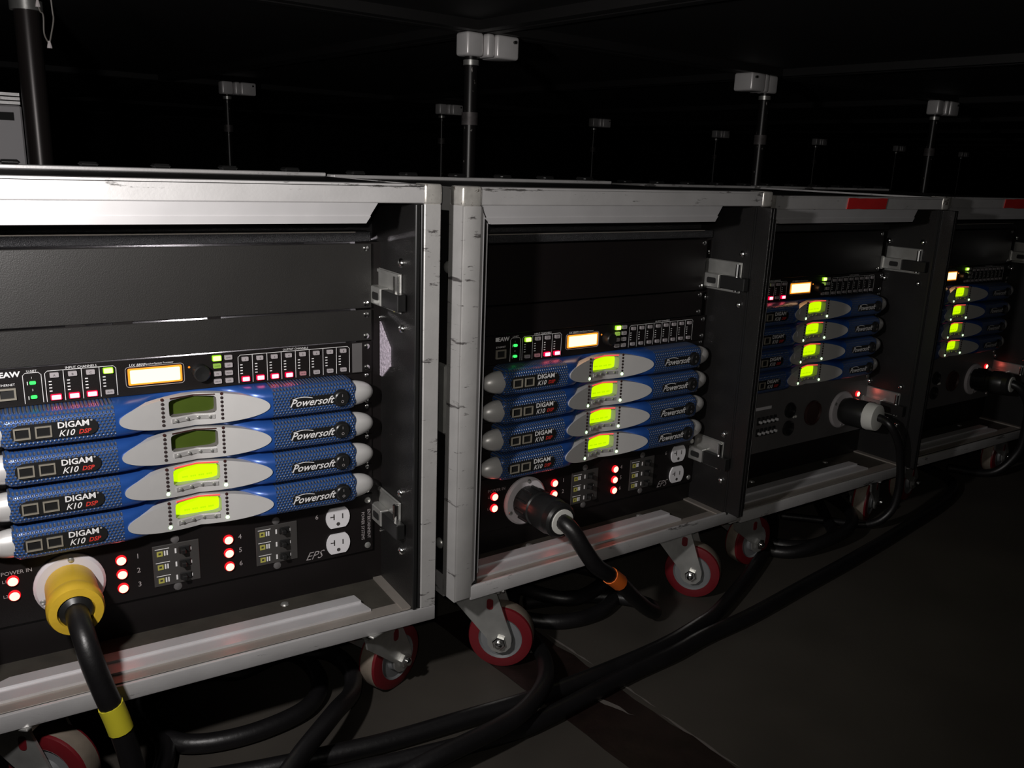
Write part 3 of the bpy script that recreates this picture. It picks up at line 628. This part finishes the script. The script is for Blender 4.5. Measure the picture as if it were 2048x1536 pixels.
# ---- power distribution units
def round_led(t, x, z, y=-.003, r=.0065):
    mb = MB(); mb.lathe([(r, 0), (r, .002), (r*.9, .0035), (r*.86, .0040)], (x, y, z), (0, -1, 0), 16, mi=1); mb.lathe([(r*.86, .0039), (r*.5, .0052), (.0002, .0058)], (x, y, z), (0, -1, 0), 16, mi=0)
    part('indicator_light', mb, [E_RND, E_RNDR], t, label='round glowing red light')
def flange_mb(x, z, r=.0395):
    mb = MB(); mb.lathe([(r, 0), (r, .003), (r-.003, .006), (r-.012, .0065), (.026, .0065)], (x, -.003, z), (0, -1, 0), 36); return mb
def pdu(rk):
    dx = 0 if rk == 0 else .011
    t = thing('power_distributor', 'black power distribution panel with white outlets and red lights in '+WHICH[rk], 'power unit', W(rk, EC, 0, -6*U), RK[rk][2], 'power panels below the amplifiers'); Z = lambda z: z+6*U
    xr = min(.2413, CS[rk]['w']-EC-.001)
    part('front_panel', MB().box(-.2413, xr, -.003, .001, .0006, 2*U-.0006, bev=.0006), BLKPNT, t)
    lt = MB(); y = -.0033
    xo = lambda u: X(u+dx)
    lt.txt('POWER IN', .0068, xo(.0480), y, Z(-.1985)); lt.txt('L1', .0055, xo(.0345), y, Z(-.2083)); lt.txt('L2', .0055, xo(.0345), y, Z(-.2272))
    for i in range(3):
        lt.txt(str(i+1), .0095, xo(.1795), y, Z(-.2070-.0192*i)); lt.txt(str(i+4), .0095, xo(.3055), y, Z(-.2065-.0192*i))
    lt.txt('6', .0095, xo(.4111), y, Z(-.1995)); lt.txt('EPS', .0165, xo(.4080), y, Z(-.2560), 0, .5, -.0001)
    if rk == 0: lt.txt('ENTERTAINMENT', .0066, X(.4880), y, Z(-.2240), 0, vert=True, sx=.86); lt.txt('POWER SYSTEMS', .0066, X(.4790), y, Z(-.2260), 0, vert=True, sx=.86)
    part('printed_lettering', lt, GREYP, t, smooth=False, kind='stuff')
    for z in (-.2083, -.2272): round_led(t, xo(.0432), Z(z))
    for i in range(3): round_led(t, xo(.1600), Z(-.2081-.0189*i)); round_led(t, xo(.2903), Z(-.2075-.0192*i))
    for xb in (.1965, .3260):
        mb = MB(); mb.box(xo(xb), xo(xb+.0565), -.0045, -.002, Z(-.2545), Z(-.1985), bev=.0005); bk = part('breaker_block', mb, BRKR, t)
        for i in range(3):
            z = Z(-.2080-.0185*i)
            part('breaker_label', MB().ring([(xo(xb+.0085)+a*.0035, z-.0015+b*.0034) for a, b in ((-1, -1), (1, -1), (1, 1), (-1, 1))], [(xo(xb+.0085)+a*.0016, z-.0015+b*.0015) for a, b in ((-1, -1), (1, -1), (1, 1), (-1, 1))], -.0052, -.0044), BRKY, bk)
            mb = MB(); mb.box(xo(xb+.0135), xo(xb+.0152), -.0050, -.0044, z-.0045, z+.002); mb.box(xo(xb+.0165), xo(xb+.0182), -.0050, -.0044, z-.0045, z+.002); mb.box(xo(xb+.003), xo(xb+.02), -.0050, -.0044, z+.0045, z+.0052); mb.box(xo(xb+.0265), xo(xb+.0285), -.0050, -.0044, z-.004, z+.0025); mb.box(xo(xb+.045), xo(xb+.0468), -.005, -.0044, z-.003, z+.001); part('breaker_print', mb, WHITE, bk, smooth=False)
            mb = MB(); mb.box(xo(xb+.031), xo(xb+.0455), -.0068, -.0044, z-.005, z+.0045, bev=.001); mb.box(xo(xb+.033), xo(xb+.039), -.0150, -.006, z-.0035, z+.003, bev=.001); part('breaker_toggle', mb, BLKPL, bk)
        for zz in (-.1935, -.2595): part('screw', screw_mb(xo(xb+.028), Z(zz), -.003, .0055), EPSG, t)
    for z in (-.2052, -.2445):
        P = []; r = .0172; hh = .0148
        for i in range(28):
            a = 2*PI*i/28; P.append((xo(.4410)+r*math.cos(a), Z(z)+max(-hh, min(hh, .0172*math.sin(a)*1.12))))
        mb = MB(); mb.prism(P, -.0058, -.003); ot = part('outlet', mb, OUTLET, t, label='white duplex outlet face'); cx, cz = xo(.4410), Z(z)
        mb = MB(); mb.box(cx-.0068, cx-.0052, -.0061, -.0055, cz-.002, cz+.0065); mb.box(cx-.0115, cx-.0055, -.0061, -.0055, cz+.0018, cz+.0032); mb.box(cx+.0058, cx+.0074, -.0061, -.0055, cz-.0015, cz+.0058); mb.lathe([(.0027, 0), (.0027, .0004)], (cx, -.0057, cz-.0090), (0, -1, 0), 12); part('outlet_slots', mb, mat('slot_grey', (.05, .045, .045), .6), ot)
    mb = flange_mb(xo(.1020), Z(-.2262)); fo = part('inlet_flange', mb, FLANGE, t, label='pale round power inlet flange')
    for a in (85, 205, 325): part('flange_screw', screw_mb(xo(.1020)+.0335*math.cos(math.radians(a)), Z(-.2262)+.0335*math.sin(math.radians(a)), -.0095, .0036), STEEL, fo)
    for xx in (-.2335, xr-.008):
        for zz in (.0095, 2*U-.0095): part('screw', screw_mb(xx, zz, -.003, .0048), STEEL, t)
pdu(0); pdu(1)
def pdu2(rk):
    t = thing('power_distributor', 'dark grey power panel with round sockets and breaker levers in '+WHICH[rk], 'power unit', W(rk, EC, 0, -7*U), RK[rk][2], 'power panels below the amplifiers'); Z = lambda z: z+7*U; xr = CS[rk]['w']-EC-.001
    part('front_panel', MB().box(-.2413, xr, -.003, .001, .0006, 3*U-.0006, bev=.0006), EPSG, t)
    for i in range(5):
        for zz in (-.2420, -.2660):
            mb = MB(); mb.box(X(.1300+.0125*i)-.004, X(.1300+.0125*i)+.004, -.0060, -.003, Z(zz)-.008, Z(zz)+.008, bev=.0008); b = part('breaker', mb, BLKPL, t); mb = MB(); mb.box(X(.1300+.0125*i)-.0018, X(.1300+.0125*i)+.0018, -.0130, -.006, Z(zz)-.003, Z(zz)+.002, bev=.0005); part('breaker_lever', mb, OUTLET, b)
    part('label_strip', MB().box(X(.120), X(.166), -.0040, -.003, Z(-.219), Z(-.213)), STICK, t)
    for z in (-.2310, -.2700):
        mb = MB(); mb.lathe([(.0165, 0), (.0165, .004), (.0135, .005), (.0130, .001), (.0001, .001)], (X(.2265), -.003, Z(z)), (0, -1, 0), 24); part('round_socket', mb, BLKPL, t)
    for x in (.2420, .2490): part('small_lamp', screw_mb(X(x), Z(-.2480), -.003, .0030), NYLON, t)
    mb = MB(); mb.lathe([(.0270, 0), (.0270, .004), (.0245, .0055), (.0230, .001), (.0001, .001)], (X(.3030), -.003, Z(-.2470)), (0, -1, 0), 30); part('blank_inlet', mb, mat('dark_red_brown', (.035, .012, .010), .5), t)
    mb = flange_mb(X(.4040), Z(-.2530), .0410); fo = part('inlet_flange', mb, FLANGE, t)
    for a in (150, 270, 30): part('flange_screw', screw_mb(X(.4040)+.0345*math.cos(math.radians(a)), Z(-.2530)+.0345*math.sin(math.radians(a)), -.0095, .0036), STEEL, fo)
    round_led(t, X(.4560), Z(-.2240))
    for xx in (-.2335, xr-.008):
        for zz in (.0095, 3*U-.0095): part('screw', screw_mb(xx, zz, -.003, .0048), STEEL, t)
pdu2(2); pdu2(3)

# ================================================================== power cables with plugs
def cable_path(rk, local, world): return [W(rk, *p) for p in local]+[Vector(p) for p in world]
def plug_cable(rk, fx, fz, kind, pts, label, tape=None, tapemat=None, tape_label=None, dirv=(0, -1, 0), r=.0125):
    o0 = W(rk, fx, -.01, fz); t = thing('power_cable', label, 'cable', (o0.x, o0.y, 0)); off = (o0.x, o0.y, 0)
    c, s = math.cos(RK[rk][2]), math.sin(RK[rk][2]); d = Vector((c*dirv[0]-s*dirv[1], s*dirv[0]+c*dirv[1], dirv[2])).normalized()
    mb = MB()
    if kind == 'yellow':
        mb.lathe([(.0280, 0), (.0285, .030), (.0285, .046)], o0, d, 30); pl = part('plug', mb, YEL, t, off, 'yellow plug body')
        mb = MB(); mb.lathe([(.0280, .044), (.0305, .050), (.0305, .064), (.0285, .070), (.0200, .071), (.0190, .066), (.0150, .066)], o0, d, 30); part('plug_cap', mb, YEL, pl, off)
        mb = MB(); mb.lathe([(.0185, .060), (.0185, .069), (.0130, .074)], o0, d, 18); part('cord_grip', mb, BLKPL, pl, off); e = .066
    elif kind == 'black':
        mb.lathe([(.0265, 0), (.0275, .028), (.0275, .034), (.0255, .036), (.0255, .044), (.0285, .046), (.0290, .066), (.0270, .074)], o0, d, 26); pl = part('plug', mb, BLKPL, t, off)
        mb = MB()
        a = d.orthogonal().normalized(); b = d.cross(a)
        for i in range(10):
            q = a*math.cos(2*PI*i/10)+b*math.sin(2*PI*i/10); p0 = Vector(o0)+q*.0275
            mb.cyl(p0+d*.006, p0+d*.030, .0022, 6)
        part('grip_rib', mb, BLKPL, pl, off)
        mb = MB(); mb.lathe([(.0270, .072), (.0275, .086), (.0240, .090), (.0175, .0905)], o0, d, 26); part('plug_cap', mb, BLKPL, pl, off)
        mb = MB(); mb.lathe([(.0200, .086), (.0195, .0925), (.0130, .093)], o0, d, 20); part('cord_grip', mb, NYLON, pl, off); e = .086
    else:
        mb.lathe([(.0265, 0), (.0300, .010), (.0300, .052), (.0290, .056)], o0, d, 26); pl = part('plug', mb, BLKPL, t, off)
        mb = MB(); mb.lathe([(.0290, .054), (.0300, .060), (.0280, .078), (.0150, .080)], o0, d, 26); part('plug_cap', mb, NYLON if kind == 'white' else BLKPL, pl, off); e = .076
    path = catmull([Vector(o0)+d*(e-.01), Vector(o0)+d*(e+.012)]+pts, 8)
    part('cord', MB().tube(path, r, 12), RUBBER, t, off)
    if tape:
        # tape sleeve around the cord between two fractions of the path
        i0 = int(tape[0]*8); sl = path[i0:i0+max(3, int(tape[1]*8)+1)]
        part('tape', MB().tube(sl, r+.0012, 12), tapemat, t, off, tape_label)
    return t, path
loc = lambda rk, *a: [W(rk, *p) for p in a]
plug_cable(0, .1020, -.2262, 'yellow', loc(0, (.105, -.118, -.238), (.1095, -.134, -.262), (.118, -.141, -.297), (.128, -.143, -.335), (.136, -.145, -.375), (.142, -.147, -.415), (.150, -.140, -.447), (.172, -.105, -.4575), (.190, -.040, -.4575), (.178, .05, -.4575), (.22, .14, -.4575)),
           'thick black power cable with yellow plug and yellow tape, in the nearest rack', (4.55, .95), YELTAPE, 'yellow tape band')
plug_cable(1, .1130, -.2262, 'black', loc(1, (.118, -.122, -.236), (.131, -.133, -.262), (.152, -.139, -.292), (.180, -.137, -.314), (.214, -.130, -.342), (.258, -.117, -.384), (.304, -.102, -.424), (.340, -.086, -.449), (.352, -.055, -.4525), (.325, -.012, -.4525), (.26, .03, -.4525), (.17, .06, -.4525)),
           'black power cable with black plug and an orange tape band, hanging from the second rack', (5.15, .75), ORTAPE, 'orange tape band')
plug_cable(2, .4040, -.2530, 'white', loc(2, (.414, -.118, -.262), (.436, -.128, -.300), (.456, -.128, -.350), (.468, -.126, -.410), (.462, -.118, -.465), (.43, -.09, -.497), (.37, -.03, -.4985), (.30, .04, -.4985)),
           'thin black power cable with white-ended plug drooping from the third rack', dirv=(.10, -1, .02), r=.0085)
plug_cable(3, .3960, -.2500, 'black', loc(3, (.420, -.125, -.262), (.445, -.132, -.300), (.458, -.13, -.36), (.46, -.12, -.43), (.43, -.08, -.492), (.36, .0, -.493)),
           'black power cable with black plug in the farthest rack', dirv=(.12, -1, .05), r=.011)

# ================================================================== cables lying on the floor
def floor_cable(name, pts, label, r=.0125, z=None):
    P = [(x, y, (q if q else r)+.0005) for x, y, *rest in pts for q in [rest[0] if rest else 0]]
    o = part(name, MB().tube(catmull(P, 8), r, 12), RUBBER, None); return tag(o, label, 'cable')
floor_cable('floor_cable', [(-.25, -.12), (.05, -.10), (.18, -.125), (.283, -.150), (.393, -.169), (.46, -.177), (.57, -.183), (.666, -.188), (.787, -.183), (.922, -.170), (1.016, -.150), (1.082, -.130), (1.237, -.055), (1.348, .007), (1.439, .07), (1.518, .152), (1.55, .28)], 'long black cable on the floor curving in under the third rack')
floor_cable('floor_cable', [(-.2, -.22), (.1, -.205), (.24, -.198), (.378, -.209), (.441, -.219), (.579, -.236), (.662, -.232), (.816, -.206), (.919, -.195), (.999, -.181), (1.123, -.167), (1.283, -.138), (1.468, -.105), (1.695, -.059), (1.956, .003), (2.099, .081), (2.15, .25)], 'long black floor cable nearest the viewer, running on towards the farthest rack')
floor_cable('floor_cable', [(.84, .14), (.76, .03), (.744, -.074), (.709, -.149, .030), (.672, -.199, .038), (.62, -.234, .038), (.569, -.250, .038), (.46, -.262, .034), (.36, -.262), (.2, -.27)], 'black cable snaking from behind the red caster across the two long floor cables')
floor_cable('coiled_cable', [(.78, .16), (.74, .06), (.79, -.012), (.845, -.036), (.909, -.030), (.965, .010), (.985, .08), (.93, .15), (.84, .14), (.80, .06, .037), (.845, -.006, .037), (.905, -.004, .037), (.955, .03, .037), (.96, .11, .037)], 'black cable coiled on the floor under the second rack')
floor_cable('coiled_cable', [(.19, .12), (.175, .03), (.195, -.036), (.235, -.066), (.303, -.074), (.375, -.055), (.410, .0), (.40, .08), (.33, .13), (.24, .10, .037), (.30, .04, .037), (.369, .055, .037), (.430, .030, .037), (.446, -.03, .037), (.43, -.08, .034), (.385, -.135, .05), (.33, -.185, .05), (.26, -.23, .03), (.15, -.26), (0, -.27)], 'black cable coiled on the floor under the nearest rack')
floor_cable('coiled_cable', [(1.72, .20), (1.60, .06), (1.54, -.005), (1.46, -.020), (1.40, .01), (1.37, .08), (1.42, .18), (1.55, .22), (1.66, .15, .037), (1.64, .04, .037), (1.56, -.030, .037), (1.46, -.045, .03), (1.38, -.02), (1.33, .06)], 'black cable coiled on the floor under the third rack')

# ================================================================== stage legs, cabinet, wires
def stage_leg(x, y, label, r=.0165, flip=1, sc=1.):
    t = thing('stage_leg', label, 'stage leg', (x, y, 0), GA, 'stage legs under the deck')
    part('pipe', MB().cyl((0, 0, 0), (0, 0, CZ-.045), r, 16), PIPE, t)
    mb = MB(); mb.lathe([(r+.003, 0), (r+.003, .012)], (0, 0, CZ-.075), (0, 0, 1), 14); part('collar', mb, STEEL, t)
    mb = MB(); mb.lathe([(r+.004, 0), (r+.004, .03)], (0, 0, CZ-.215), (0, 0, 1), 14); part('sleeve', mb, mat('worn_steel_sleeve', (.10, .09, .09), .5, .3, .4, 60), t)
    mb = MB(); mb.lathe([(.05, 0), (.05, .006), (r+.004, .03)], (0, 0, 0), (0, 0, 1), 16); part('foot', mb, STEEL, t)
    for nm, a, b, q in (('socket', -.030, .020, .025), ('bracket', .026, .050, .032), ('bracket', .052, .122, .036)):
        mb = MB(); mb.box(a*flip if flip > 0 else -b, b if flip > 0 else -a, -q, q, CZ-.055, CZ, bev=.007, seg=3); part(nm, mb, mat('bright_cast_bracket', (.85, .83, .83), .35, .3, .04, 30), t)
    mb = MB(); mb.lathe([(.004, 0), (.004, .006)], (.105*flip, -.036, CZ-.014), (0, -1, 0), 8); part('bracket_bolt', mb, BLKPL, t)
LEGS = [((1.118, .880), 'black chipped stage leg standing behind the gap between the two nearest racks', 1), ((1.05, 3.02), 'distant stage leg with white chipped paint behind the nearest rack', 1), ((2.33, 3.44), 'thin distant stage leg just left of the large central leg', 1), ((3.60, 3.72), 'distant stage leg seen above the middle of the second rack', 1),
        ((2.275, 1.005), 'chipped stage leg rising behind the joint of the second and third racks', -1), ((5.10, 4.12), 'small faint stage leg just left of the leg behind the third rack', 1), ((6.50, 4.31), 'small faint stage leg just right of the leg behind the third rack', 1), ((8.02, 4.57), 'tiny faint stage leg just left of the rightmost large leg', 1), ((3.37, 1.12), 'dim stage leg rising above the third rack near the right edge', 1), ((9.8, 4.98), 'tiny stage leg farthest away at upper right', 1)]
for (x, y), lb, f in LEGS: stage_leg(x, y, lb, .0165, f)
t = thing('support_post', 'thick glossy black pipe rising behind the nearest rack at far left', 'post', (.185, 1.19, 0))
part('pipe', MB().cyl((0, 0, 0), (0, 0, CZ), .026, 24), PIPEB, t); mb = MB(); mb.lathe([(.06, 0), (.06, .008), (.03, .02)], (0, 0, 0), (0, 0, 1), 20); part('base_plate', mb, STEEL, t); mb = MB(); mb.lathe([(.033, 0), (.033, .02)], (0, 0, CZ-.02), (0, 0, 1), 20); part('top_collar', mb, STEEL, t)
t = thing('grey_cabinet', 'grey equipment cabinet behind the thick pipe at the left edge', 'cabinet', (-.05, 1.75, 0)); z1 = .413+FZ
part('body', MB().box(-.35, .224, -.18, .3, .05, z1-.03, bev=.004), CABGREY, t)
for i in range(3): part('lid_slat', MB().box(-.35, .222, -.182, .3, z1-.028+.0105*i, z1-.0205+.0105*i), ALU, t)
part('label_plate', MB().box(.0, .205, -.185, -.18, .345+FZ, .365+FZ), DARK, t); part('base', MB().box(-.33, .2, -.15, .28, 0, .05), BLKPL, t)
for pts, lb in (([(.150, .438, CZ), (.156, .430, .487+FZ), (.161, .422, .470+FZ), (.160, .420, .445+FZ), (.164, .412, .431+FZ)], 'thin grey wire hanging from the deck beside the thick pipe'), ([(.170, .420, CZ), (.173, .419, .485+FZ), (.1735, .417, .465+FZ), (.169, .414, .445+FZ), (.165, .411, .430+FZ)], 'second thin hanging wire, right of the first')):
    p0 = pts[0]; t = thing('hanging_wire', lb, 'wire', (p0[0], p0[1], p0[2]))
    part('wire', MB().tube(catmull(pts, 6), .0011, 6), mat('grey_wire', (.12, .11, .1), .5), t, p0)
    q = pts[1] if 'first' not in lb else pts[-1]
    mb = MB(); mb.lathe([(.0015, 0), (.0035, .008), (.0035, .010)], (q[0], q[1], q[2]+.004), (0, 0, -1), 8); part('wire_end', mb, GREYP, t, p0)
# unseen light added inside the nearest rack to make the panel gap glow
l = bpy.data.lights.new('slit_fill_light', 'POINT'); l.energy = 2.2; l.shadow_soft_size = .02; l.color = (1, .93, .98)
o = bpy.data.objects.new('slit_fill_light', l); COL.objects.link(o); o.location = W(0, .30, .22, .125)
